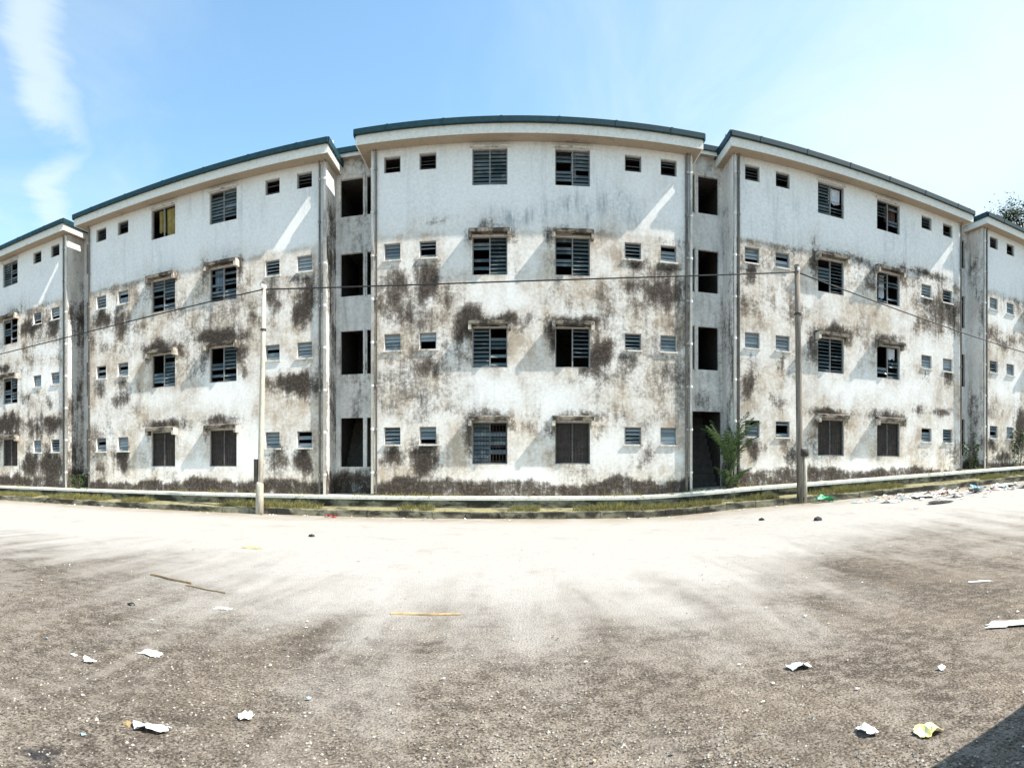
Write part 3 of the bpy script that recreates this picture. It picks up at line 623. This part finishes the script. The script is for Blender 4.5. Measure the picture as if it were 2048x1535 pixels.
# recessed stair bays between the blocks
def stair_bay(a, b, mirror, door, seed, label):
    xa = BLOCKS[a][0] + HW1 + .003; xb = BLOCKS[b][0] + HW0 - .003
    y = D + max(BLOCKS[a][1], BLOCKS[b][1]) + 1.05; dz = (BLOCKS[a][2] + BLOCKS[b][2]) / 2
    bay = empty('stairwell_bay', ((xa + xb) / 2, y, dz)); tag(bay, label, 'stairwell', 'recessed stair bays between the flats')
    w = (xb - xa) / 2; rows = [(10.52, 11.88), (7.66, 9.2), (4.86, 6.42)] + [(.52, 3.35) if door else (1.55, 3.30)]
    m = -1 if mirror else 1
    def X(t): return m * t                                            # wide opening on the left unless mirrored
    ops = []
    for z0, z1 in rows:
        for t0, t1 in (((-w + .06, w - .06),) if z0 < 1 else ((-w + .17, w - .56), (w - .42, w - .14))):
            p, q = sorted((X(t0), X(t1))); ops.append((p, q, z0, z1))
    us = merge_lines(-w, w, .13, [v for o in ops for v in o[:2]]); zs = merge_lines(-.9, 12.6, .15, [v for o in ops for v in o[2:]])
    U, Z = np.meshgrid(us, zs); nu = len(us); v = np.stack([U, U * 0, Z], -1).reshape(-1, 3).tolist(); f = []
    for j in range(len(zs) - 1):
        for i in range(nu - 1):
            c = ((us[i] + us[i + 1]) / 2, (zs[j] + zs[j + 1]) / 2)
            if not any(o[0] < c[0] < o[1] and o[2] < c[1] < o[3] for o in ops):
                f.append((j * nu + i, j * nu + i + 1, (j + 1) * nu + i + 1, (j + 1) * nu + i))
    n1 = fbm(U * 1.2, Z * .6, seed); K = np.clip((n1 - .42) * 1.3, 0, .5) + .95 * smooth01(1.7, 1.1, Z + .6 * (n1 - .5))
    col = np.stack([np.clip(K, 0, 1), np.clip(n1 - .2, 0, .5), K * 0, np.full_like(K, .5)], -1).reshape(-1, 4).tolist()
    def addq(q):
        k = len(v); v.extend(q); col.extend([(.25, .2, 0, .4)] * 4); f.append((k, k + 1, k + 2, k + 3))
    for p, q, c, d in ops:
        addq([(p, 0, c), (p, .12, c), (p, .12, d), (p, 0, d)]); addq([(q, .12, c), (q, 0, c), (q, 0, d), (q, .12, d)])
        addq([(p, 0, d), (p, .12, d), (q, .12, d), (q, 0, d)]); addq([(p, .12, c), (p, 0, c), (q, 0, c), (q, .12, c)])
    me = bpy.data.meshes.new('wall'); me.from_pydata(v, [], f); me.update(); me.materials.append(M['bay']); set_attr(me, col); link('wall', me, bay)
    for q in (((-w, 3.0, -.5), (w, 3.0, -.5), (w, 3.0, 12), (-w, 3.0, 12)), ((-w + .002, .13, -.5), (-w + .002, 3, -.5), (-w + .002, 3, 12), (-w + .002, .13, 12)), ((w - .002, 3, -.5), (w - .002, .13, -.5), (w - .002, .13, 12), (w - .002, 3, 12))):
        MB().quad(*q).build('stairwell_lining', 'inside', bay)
    for z in (.5, 3.95, 6.95, 9.8): MB().box(-w + .01, w - .01, .14, 3.0, z - .08, z).build('landing', 'slab', bay)
    MB().box(-w + .01, w - .01, .13, 3.0, 12.0, 12.06).build('ceiling_slab', 'slab', bay)
    stp = MB(); z = .5                                                 # a flight of steps to the first landing
    for k in range(12): stp.box(-w + .04, w - .04, .5 + k * .19, .69 + k * .19, .5, .5 + (k + 1) * .28)
    stp.build('stair_flight', 'slab', bay)
    for z0, z1 in rows[:3]:
        p = X(w - .47); MB().tube([(p - .03, -.03, z0 - .05), (p - .03, -.03, z1 + .05)], .022, 8).build('conduit', 'pipe', bay)
    # small roof with its own gutter, tucked under the eaves of the blocks
    rf = MB().quad((-w, -.32, 12.76), (w, -.32, 12.76), (w, 3.5, 13.1), (-w, 3.5, 13.1)).build('roof', 'roof', bay)
    MB().box(-w + .01, w - .01, -.42, -.33, 12.62, 12.80).build('gutter', 'gutter', rf)
    MB().box(-w + .02, w - .02, -.325, -.305, 12.50, 12.66).build('fascia_board', 'fascia', rf)
    MB().box(-w + .02, w - .02, -.30, -.005, 12.56, 12.575).build('soffit', 'soffit', rf)
    return bay
stair_bay('L', 'C', False, False, 71, 'recessed stairwell with dark openings left of the middle flats block')
stair_bay('C', 'R', True, True, 83, 'recessed stairwell behind the palm, right of the middle flats block')
stair_bay('LL', 'L', False, False, 91, 'narrow recessed stairwell at the far left, beyond the white corner pipe')
stair_bay('R', 'RR', True, False, 97, 'narrow recessed stairwell at the far right, beside the leafy shrub')

# ------------------------------------------------------------------ utility poles and cable
def pole(x, y, h, r0, r1, mat, lean, label, stub=None):
    z = gzf(x, y); p = empty('utility_pole', (x, y, z)); tag(p, label, 'pole', 'utility poles along the kerb')
    MB().tube([(0, 0, -.4), (lean * .3, 0, h * .3), (lean * .7, 0, h * .7), (lean, 0, h)], [r0, r0 * .8 + r1 * .2, r0 * .35 + r1 * .65, r1], 14).build('shaft', mat, p, smooth=True)
    MB().tube([(lean - .02, -.12, h - .18), (lean - .02, .12, h - .18)], .03, 8).build('cable_clamp', 'pole_dark', p)
    for q in (-.12, .12): MB().tube([(lean - .02, q, h - .18), (lean - .02, q, h - .13), (lean - .02, q, h - .09), (lean - .02, q, h - .04)], [.02, .05, .035, .045], 10).build('insulator', 'paper', p)
    MB().tube([(lean * .8, 0, h * .8 - .03), (lean * .8, 0, h * .8 + .03)], r1 * 1.45, 12).build('pole_band', 'bars', p)
    MB().tube([(lean, 0, h - .03), (lean, 0, h + .05)], r1 * 1.12, 10).build('pole_cap', 'pole_dark', p)
    return p
PL = (-7.95, 16.8); PR = (8.93, 16.95)
p1 = pole(*PL, 7.32, .095, .065, 'pole_pale', .16, 'thin pale concrete utility pole with wide cream foot')
MB().tube([(0, 0, -.3), (0, 0, .95), (.01, 0, 1.02)], [.135, .125, .1], 14).build('foot_sleeve', 'pole_pale', p1, smooth=True)
MB().box(-.16, -.07, -.1, .06, 1.0, 1.75).build('meter_box', 'bars', p1)
p2 = pole(*PR, 7.75, .115, .085, 'pole_dark', -.12, 'dark brown timber utility pole beside the palm')
MB().tube([(.16, -.03, -.3), (.15, -.03, 1.72)], [.075, .065], 12).build('stub_post', 'pole_pale', p2, smooth=True)
MB().tube([(.1, -.03, 1.55), (.1, -.03, 1.78)], [.17, .17], 12).build('strap', 'bars', p2, smooth=True)
def span(a, b, sag, n=28):
    A, B = Vector(a), Vector(b); return [tuple(A.lerp(B, i / n) - Vector((0, 0, sag * 4 * (i / n) * (1 - i / n)))) for i in range(n + 1)]
TL = (PL[0] + .14, PL[1], 7.14 + gzf(*PL)); TR = (PR[0] - .14, PR[1], 7.57 + gzf(*PR))
for pts, lab in ((span((-31, 16.9, 6.9), TL, .35), 'black overhead cable running left from the pale pole'),
                 (span(TL, TR, .62), 'black overhead cable strung between the pale and dark poles'),
                 (span(TR, (38, 17.6, 8.0), 1.25), 'thin overhead cable sagging to the right of the dark pole')):
    tag(MB().tube(pts, .021, 6).build('overhead_cable', 'cable', smooth=True), lab, 'cable', 'overhead cables')

# ------------------------------------------------------------------ plants
def frond(parent, base, az, length, arch, nleaf, leaf_len, mat, r, name='frond'):
    b = MB(); d = Vector((math.cos(az), math.sin(az), 0)); n = 12; pts = []
    for i in range(n + 1):
        t = i / n; pts.append(Vector(base) + d * (length * arch * t ** 1.5) + Vector((0, 0, length * (t - .62 * arch * t ** 2.4))))
    b.tube([tuple(p) for p in pts], [.018 * (1 - .8 * i / n) for i in range(n + 1)], 5)
    side = d.cross(Vector((0, 0, 1)))
    for k in range(nleaf):
        t = .18 + .8 * k / nleaf; i = min(n - 1, int(t * n)); p = pts[i].lerp(pts[i + 1], t * n - i); ax = (pts[i + 1] - pts[i]).normalized()
        for s in (-1, 1):
            L = leaf_len * math.sin(math.pi * (.12 + .82 * t)) * r.uniform(.75, 1.15)
            tip = p + (side * s * .75 + ax * .6 + Vector((0, 0, -.25 + r.uniform(-.2, .15)))).normalized() * L
            wv = ax * .028; mid = p.lerp(tip, .45) + Vector((0, 0, .02))
            b.quad(tuple(p), tuple(mid - wv), tuple(tip), tuple(mid + wv))
    return b.build(name, mat, parent)
def palm(x, y, label):
    z = float(ramp_x(x)) + AZ; o = empty('palm', (x, y, z)); tag(o, label, 'palm'); r = random.Random(5)
    MB().tube([(0, 0, -.1), (.02, 0, .5), (0, .02, .95)], [.09, .07, .05], 10).build('stem', 'bark', o, smooth=True)
    for k in range(15):
        frond(o, (r.uniform(-.06, .06), r.uniform(-.06, .06), r.uniform(.2, .9)), k * 2.399 + r.uniform(-.3, .3), r.uniform(1.9, 2.9), r.uniform(.26, .62), 22, r.uniform(.28, .42), 'leaf', r)
    for k in range(9):
        frond(o, (r.uniform(-.25, .25), r.uniform(-.15, .15), 0), k * 2.399, r.uniform(.7, 1.2), r.uniform(.5, .8), 12, .3, 'leaf', r)
palm(7.15, 18.72, 'green feathery palm growing against the flats at the stairwell right of centre')
def shrub(x, y, h, label, seed, n=120, z=None, spread=.4, name='shrub', cat='shrub'):
    z = float(ramp_x(x)) + AZ if z is None else z
    o = empty(name, (x, y, z)); tag(o, label, cat); r = random.Random(seed); stm = MB(); lv = MB()
    for k in range(7):
        a = r.uniform(0, 6.28); e = (math.cos(a) * spread * r.random(), math.sin(a) * spread * .6 * r.random(), h * r.uniform(.6, 1))
        stm.tube([(e[0] * .15, e[1] * .15, -.05), (e[0] * .5, e[1] * .5, e[2] * .55), e], [.012, .009, .004], 5)
    for k in range(n):
        t = r.random() ** .7; a = r.uniform(0, 6.28); q = spread * math.sqrt(r.random()) * (.5 + .6 * t)
        c = Vector((math.cos(a) * q, math.sin(a) * q * .7, h * t)); L = r.uniform(.06, .15) * (.6 + h * .5)
        d = Vector((math.cos(a) + r.uniform(-.6, .6), math.sin(a) + r.uniform(-.6, .6), r.uniform(-.4, .8))).normalized(); s = d.orthogonal().normalized() * L * .3
        lv.quad(tuple(c), tuple(c + d * L * .5 + s), tuple(c + d * L), tuple(c + d * L * .5 - s))
    stm.build('stems', 'bark', o); lv.build('foliage', 'leaf', o)
shrub(-17.35, 18.5, .62, 'small bright green weed at the foot of the left white pipe', 3, 150, spread=.38)
shrub(18.95, 19.3, 1.25, 'leafy shrub in the far right stairwell recess', 4, 200, spread=.42)
shrub(22.0, 18.9, 1.9, 'tall weedy shrub against the block at the right edge', 6, 260, spread=.5)

# grass and weeds on the verge and in the cracks: too many blades to count
def grass():
    r = random.Random(21); v = []; f = []
    def tuft(x, y, z, n, h):
        for _ in range(n):
            a = r.uniform(0, 6.28); px = x + r.uniform(-.09, .09); py = y + r.uniform(-.06, .06); hh = h * r.uniform(.5, 1.2); l = hh * r.uniform(.2, .7)
            w = .007; ca, sa = math.cos(a), math.sin(a); k = len(v)
            v.extend([(px - sa * w, py + ca * w, z - .01), (px + sa * w, py - ca * w, z - .01), (px + ca * l * .5, py + sa * l * .5, z + hh * .65), (px + ca * l, py + sa * l, z + hh)])
            f.append((k, k + 1, k + 2)); f.append((k + 1, k + 3, k + 2))
    dens = lambda x: .5 + 1.5 * (float(fbm(x * .7, 2.2, 61)) - .5) + (.04 if -2 < x < 9 else 0)
    for _ in range(7200):
        x = r.uniform(-24, 24); y = KY1 + (AY0 - KY1) * r.random(); q = dens(x) + .3 * (float(fbm(x * 1.7, y * 2, 67)) - .5)
        if q < .52: continue
        tuft(x, y, VZ + .02 + float(ramp_x(x)), 6, r.uniform(.05, .2) * (.35 + q))
    for _ in range(520):                                    # along the top of the low wall
        x = r.uniform(-24, 24)
        if dens(x + 7) > .52: tuft(x, AY0 + r.uniform(.0, .34), AZ + .01 + float(ramp_x(x)), 6, r.uniform(.04, .12))
    for _ in range(700):                                    # at the foot of the kerb
        x = r.uniform(-24, 24)
        if dens(x + 3) > .5: tuft(x, KY0 - r.uniform(.0, .16), gzf(x, KY0), 5, r.uniform(.03, .09))
    for _ in range(420):                                    # foot of the walls
        x = r.uniform(-24, 24)
        if dens(x + 15) > .55: tuft(x, 18.9 + r.uniform(-.15, .0), AZ + float(ramp_x(x)), 6, r.uniform(.05, .16))
    me = bpy.data.meshes.new('grass'); me.from_pydata(v, [], f); me.update(); me.materials.append(M['grass'])
    tag(link('grass', me), 'short yellow green grass and weeds along the mossy verge', 'grass', kind='stuff')
grass()

def tree(x, y, h, label):
    r = random.Random(17); o = empty('tree', (x, y, 0)); tag(o, label, 'tree'); tr = MB(); lv = MB()
    tr.tube([(0, 0, -.5), (.2, .1, h * .3), (-.1, .2, h * .6), (.1, .1, h * .88)], [.5, .38, .22, .06], 10)
    cl = []
    for k in range(34):
        a = r.uniform(0, 6.28); t = r.uniform(.42, 1.0); q = (1.15 - t) * h * .30 * r.uniform(.5, 1.1) + .8
        c = Vector((math.cos(a) * q, math.sin(a) * q, h * t * .97)); cl.append((c, r.uniform(.9, 1.9)))
        tr.tube([(0, .1, h * t * .82), tuple(c * .6 + Vector((0, 0, h * t * .36))), tuple(c)], [.12, .07, .02], 5)
    for c, s in cl:
        for _ in range(430):
            d = Vector((r.gauss(0, 1), r.gauss(0, 1), r.gauss(0, .7))); p = c + d * s * .48; L = r.uniform(.16, .34)
            a = Vector((r.uniform(-1, 1), r.uniform(-1, 1), r.uniform(-.7, .5))).normalized(); b = a.orthogonal().normalized() * L * .32
            lv.quad(tuple(p), tuple(p + a * L * .5 + b), tuple(p + a * L), tuple(p + a * L * .5 - b))
    tr.build('trunk', 'bark', o, smooth=True); lv.build('crown', 'leaf_tree', o)
tree(37.6, 31.5, 23.2, 'tall dark green tree rising behind the roof at the right edge')

# ------------------------------------------------------------------ litter and stones on the yard
def crumple(name, x, y, sx, sy, h, mat, label, seed, cat='litter', n=9, rz=0.0, wad=1.0):
    """a crumpled sheet or bag: irregular outline, folded surface, real thickness"""
    x += .0142 * y; r = random.Random(seed); z0 = gzf(x, y) + .008; v = []; f = []
    nu, nv = 9, 7
    sk = [(r.uniform(-.28, .28), r.uniform(-.28, .28)) for _ in range(4)]
    cr = [(r.uniform(0, math.pi), r.uniform(-.7, .7), r.uniform(.4, 1.0)) for _ in range(6)]      # fold lines
    for j in range(nv):
        for i in range(nu):
            a, b = i / (nu - 1), j / (nv - 1); dx = dy = 0
            for (ox, oy), wgt in zip(sk, ((1 - a) * (1 - b), a * (1 - b), a * b, (1 - a) * b)): dx += ox * wgt; dy += oy * wgt
            edge = i in (0, nu - 1) or j in (0, nv - 1)
            px = 2 * a - 1 + dx + r.uniform(-.09, .09) * (1.6 if edge else 1); py = 2 * b - 1 + dy + r.uniform(-.09, .09) * (1.6 if edge else 1)
            zz = sum(max(0, k - 1.5 * abs(px * math.cos(t) + py * math.sin(t) - q)) for t, q, k in cr) / 2.0
            v.append((px * sx, py * sy, h * wad * min(1.3, zz) + r.uniform(0, h * .22)))
    for j in range(nv - 1):
        for i in range(nu - 1):
            if (i in (0, nu - 2)) and (j in (0, nv - 2)) and r.random() < .6: continue          # torn corners
            q = (j * nu + i, j * nu + i + 1, (j + 1) * nu + i + 1, (j + 1) * nu + i)
            f += [(q[0], q[1], q[2]), (q[0], q[2], q[3])]
    me = bpy.data.meshes.new(name); me.from_pydata(v, [], f); me.update(); me.materials.append(M[mat])
    o = link(name, me, None, (x, y, z0)); o.rotation_euler.z = rz
    md = o.modifiers.new('thick', 'SOLIDIFY'); md.thickness = .004
    return tag(o, label, cat)
crumple('paper_scrap', -2.79, 3.78, .085, .06, .012, 'paper', 'flat white paper scrap, largest on the left foreground', 1)
crumple('paper_scrap', -3.04, 3.31, .05, .025, .035, 'paper', 'small curled white paper scrap left of the flat white paper', 2, rz=.4)
crumple('paper_scrap', -3.24, 3.36, .03, .018, .008, 'paper', 'tiny white chip at the left edge beside the curled scrap', 12)
crumple('plastic_bag', -1.98, 2.68, .095, .05, .035, 'greypaper', 'crumpled grey white plastic bag in the near left foreground', 3, rz=.35)
crumple('paper_scrap', -1.6, 3.1, .045, .025, .04, 'paper', 'small folded white paper right of the grey plastic bag', 4, rz=.7)
crumple('paper_scrap', 1.96, 3.84, .075, .055, .035, 'paper', 'crumpled white paper lying alone in the right foreground', 5)
crumple('plastic_bag', 1.82, 2.72, .05, .06, .03, 'paper', 'pale translucent plastic scrap left of the yellow packet', 6)
crumple('snack_packet', 2.10, 2.52, .065, .055, .03, 'yellow', 'yellow and white snack packet near the shaded yard corner', 7, cat='packet')
crumple('styrofoam_sheet', 4.2, 3.62, .34, .14, .02, 'paper', 'white sheet of packaging cut by the right edge', 8, rz=-.55)
crumple('paper_scrap', -3.04, 5.39, .11, .05, .01, 'paper', 'thin pale paper strip mid yard left of the yellow lath', 9)
crumple('leaf_litter', -4.88, 9.68, .16, .10, .02, 'straw', 'faded orange scrap far out on the pale yard left', 10)
crumple('snack_packet', -5.7, 16.5, .16, .10, .06, 'red', 'small red packet at the kerb by the left pipe of the middle block', 11, cat='packet')
crumple('plastic_bag', 9.45, 16.55, .34, .16, .18, 'green', 'bright green plastic bag at the kerb right of the dark pole', 13, cat='bag')
crumple('plastic_bag', 13.4, 15.2, .42, .28, .16, 'pink', 'pale pink plastic bag in the rubbish along the right kerb', 14, cat='bag')
crumple('plastic_bag', 15.4, 15.7, .34, .25, .18, 'blue', 'blue plastic bag in the rubbish at the right kerb', 15, cat='bag')
crumple('plastic_bag', 12.3, 14.9, .5, .3, .10, 'paper', 'flattened white bag in the rubbish, left end of the right kerb heap', 16, cat='bag')
crumple('plastic_bag', 16.6, 15.3, .45, .3, .14, 'paper', 'white bag heaped at the far right end of the rubbish', 17, cat='bag')
crumple('cardboard_scrap', 11.6, 13.3, .45, .16, .05, 'black', 'long black sheet lying before the rubbish heap', 18, rz=.1)
crumple('plastic_bag', 14.4, 14.6, .25, .2, .12, 'black', 'black plastic bag between the pink and blue bags', 19, cat='bag')
crumple('plastic_bag', 16.9, 14.4, .4, .2, .10, 'black', 'black plastic bag at the right edge before the white bag', 20, cat='bag')
crumple('cardboard_scrap', 10.6, 14.6, .3, .2, .07, 'greypaper', 'grey scrap at the left start of the rubbish heap', 23)
crumple('cardboard_scrap', 13.0, 14.1, .3, .16, .06, 'greypaper', 'grey crumpled scrap in front of the pink bag', 24)
crumple('paper_scrap', 5.35, 5.35, .14, .04, .012, 'paper', 'thin white strip far right above the packaging sheet', 21, rz=-.5)
crumple('paper_scrap', 2.82, 3.22, .035, .03, .02, 'paper', 'tiny white pellet right of the lone crumpled paper', 22)

def rod(name, a, b, w, t, mat, label, cat):
    a = (a[0] + .0142 * a[1], a[1]); b = (b[0] + .0142 * b[1], b[1]); A, B = Vector((*a, 0)), Vector((*b, 0)); L = (B - A).length; c = (A + B) / 2; n = 8; m = MB(); r = random.Random(len(label))
    for i in range(n + 1):
        x = -L / 2 + L * i / n; o = .012 * math.sin(i * 1.1) ; k = w * (1 - .35 * i / n)
        m.v += [(x, o - k, 0), (x, o + k, 0), (x, o + k * .8, t), (x, o - k * .8, t)]
    for i in range(n):
        for j in range(4): m.f.append((4 * i + j, 4 * i + 4 + j, 4 * i + 4 + (j + 1) % 4, 4 * i + (j + 1) % 4))
    m.f += [(3, 2, 1, 0), (4 * n, 4 * n + 1, 4 * n + 2, 4 * n + 3)]
    o = m.build(name, mat, None, (c.x, c.y, gzf(c.x, c.y) + .006)); o.rotation_euler.z = math.atan2(B.y - A.y, B.x - A.x)
    return tag(o, label, cat)
rod('wood_lath', (-1.36, 5.80), (-.66, 5.87), .018, .014, 'straw', 'yellow wooden lath lying across the middle of the yard', 'lath')
rod('stick', (-4.85, 6.55), (-4.05, 6.32), .018, .02, 'stick', 'thin brown stick lying on the pale yard left', 'stick')
rod('stick', (-4.05, 6.20), (-3.4, 6.05), .010, .012, 'stick', 'fine twig just right of the brown stick', 'stick')

def stone(x, y, s, mat, label, seed, group=None):
    x += .0142 * y; r = random.Random(seed); bm = bmesh.new(); bmesh.ops.create_icosphere(bm, subdivisions=1, radius=1)
    for vv in bm.verts: vv.co = Vector((vv.co.x * s * r.uniform(.8, 1.25), vv.co.y * s * r.uniform(.7, 1.1), vv.co.z * s * r.uniform(.45, .7)))
    me = bpy.data.meshes.new('stone'); bm.to_mesh(me); bm.free(); me.materials.append(M[mat])
    return tag(link('stone', me, None, (x, y, gzf(x, y) + s * .25)), label, 'stone', group)
stone(6.95, 12.6, .12, 'black', 'black lump on the pale ground below the green bag', 31)
stone(5.9, 13.7, .08, 'black', 'small black lump on the ground left of the dark pole foot', 32)
stone(-4.51, 11.8, .075, 'black', 'dark lump on the pale yard below the pale pole', 33)
stone(-3.96, 4.99, .045, 'black', 'dark pebble in the left middle ground', 34)
stone(-2.14, 2.66, .03, 'straw', 'yellowish pebble just left of the grey plastic bag', 35)

# loose grit: thousands of small stones, nobody could count them
def gravel():
    r = random.Random(99); v = []; f = []
    base = [(1, 0, 0), (0, 1, 0), (-1, 0, 0), (0, -1, 0), (0, 0, 1)]
    for _ in range(9000):
        th = r.uniform(-1.0, 1.0); d = 2.4 + 9.5 * r.random() ** 1.9; x, y = d * math.sin(th), d * math.cos(th)
        if float(fbm(x * 1.1, y * 1.1, 5)) < r.uniform(.2, .62): continue
        s = r.uniform(.004, .011) * (1.6 if r.random() < .06 else 1); z = gzf(x, y) + .001; a = r.uniform(0, 3); k = len(v)
        for bx, by, bz in base:
            q = s * r.uniform(.7, 1.3); v.append((x + (bx * math.cos(a) - by * math.sin(a)) * q, y + (bx * math.sin(a) + by * math.cos(a)) * q, z + bz * q * .8))
        f.extend([(k, k + 1, k + 4), (k + 1, k + 2, k + 4), (k + 2, k + 3, k + 4), (k + 3, k, k + 4)])
    me = bpy.data.meshes.new('gravel'); me.from_pydata(v, [], f); me.update(); me.materials.append(M['gravel'])
    tag(link('gravel', me), 'loose pale grit scattered over the near asphalt', 'gravel', kind='stuff')
gravel()

# drifts of torn scraps along the right kerb and a few blown over the yard: too many small bits to count
def scraps():
    r = random.Random(303); v = []; f = []; col = []
    pal = [(.78, .77, .75), (.70, .70, .68), (.55, .55, .55), (.03, .03, .035), (.10, .09, .08), (.62, .40, .38), (.25, .38, .42), (.42, .33, .22), (.75, .72, .60)]
    def bit(x, y, s):
        z = gzf(x, y) + .012; a = r.uniform(0, 6.28); c = r.choice(pal); k = len(v); n = r.choice((4, 5, 5, 6)); lift = r.uniform(.1, .7) * s
        v.append((x, y, z + lift)); col.append(c)
        for i in range(n):
            t = a + 6.283 * i / n + r.uniform(-.25, .25); q = s * r.uniform(.55, 1.2)
            v.append((x + math.cos(t) * q, y + math.sin(t) * q * .8, z + r.uniform(0, .5) * s * (i % 2))); col.append(c)
        for i in range(n): f.append((k, k + 1 + i, k + 1 + (i + 1) % n))
    for _ in range(230):
        x = r.gauss(14.5, 2.6); y = 15.6 + r.gauss(0, .75) - .12 * abs(x - 15)
        if 9.8 < x < 21 and y < 16.75: bit(x, y, r.uniform(.04, .17))
    for _ in range(70): bit(r.uniform(-20, 10), 16.75 - abs(r.gauss(0, .25)), r.uniform(.02, .07))
    for _ in range(130):
        th = r.uniform(-.9, .88); d = r.uniform(2.9, 12); bit(d * math.sin(th), d * math.cos(th), r.uniform(.008, .022))
    me = bpy.data.meshes.new('rubbish_scraps'); me.from_pydata(v, [], f); me.update()
    ca = me.color_attributes.new('tint', 'FLOAT_COLOR', 'POINT'); ca.data.foreach_set('color', np.array([(*c, 1) for c in col], np.float32).reshape(-1))
    m, N, b = material('torn_scraps', .7, .25); at = N.n('Attribute'); at.attribute_name = 'tint'
    N.put(b.inputs['Base Color'], N.mix(N.math('MULTIPLY', N.ramp(N.noise(pos(N), 18, 4, .6), .5, .68), .6), at.outputs['Color'], (.20, .17, .13)))
    me.materials.append(m)
    tag(link('rubbish_scraps', me), 'torn scraps of paper and plastic strewn along the right kerb', 'rubbish', kind='stuff')
scraps()
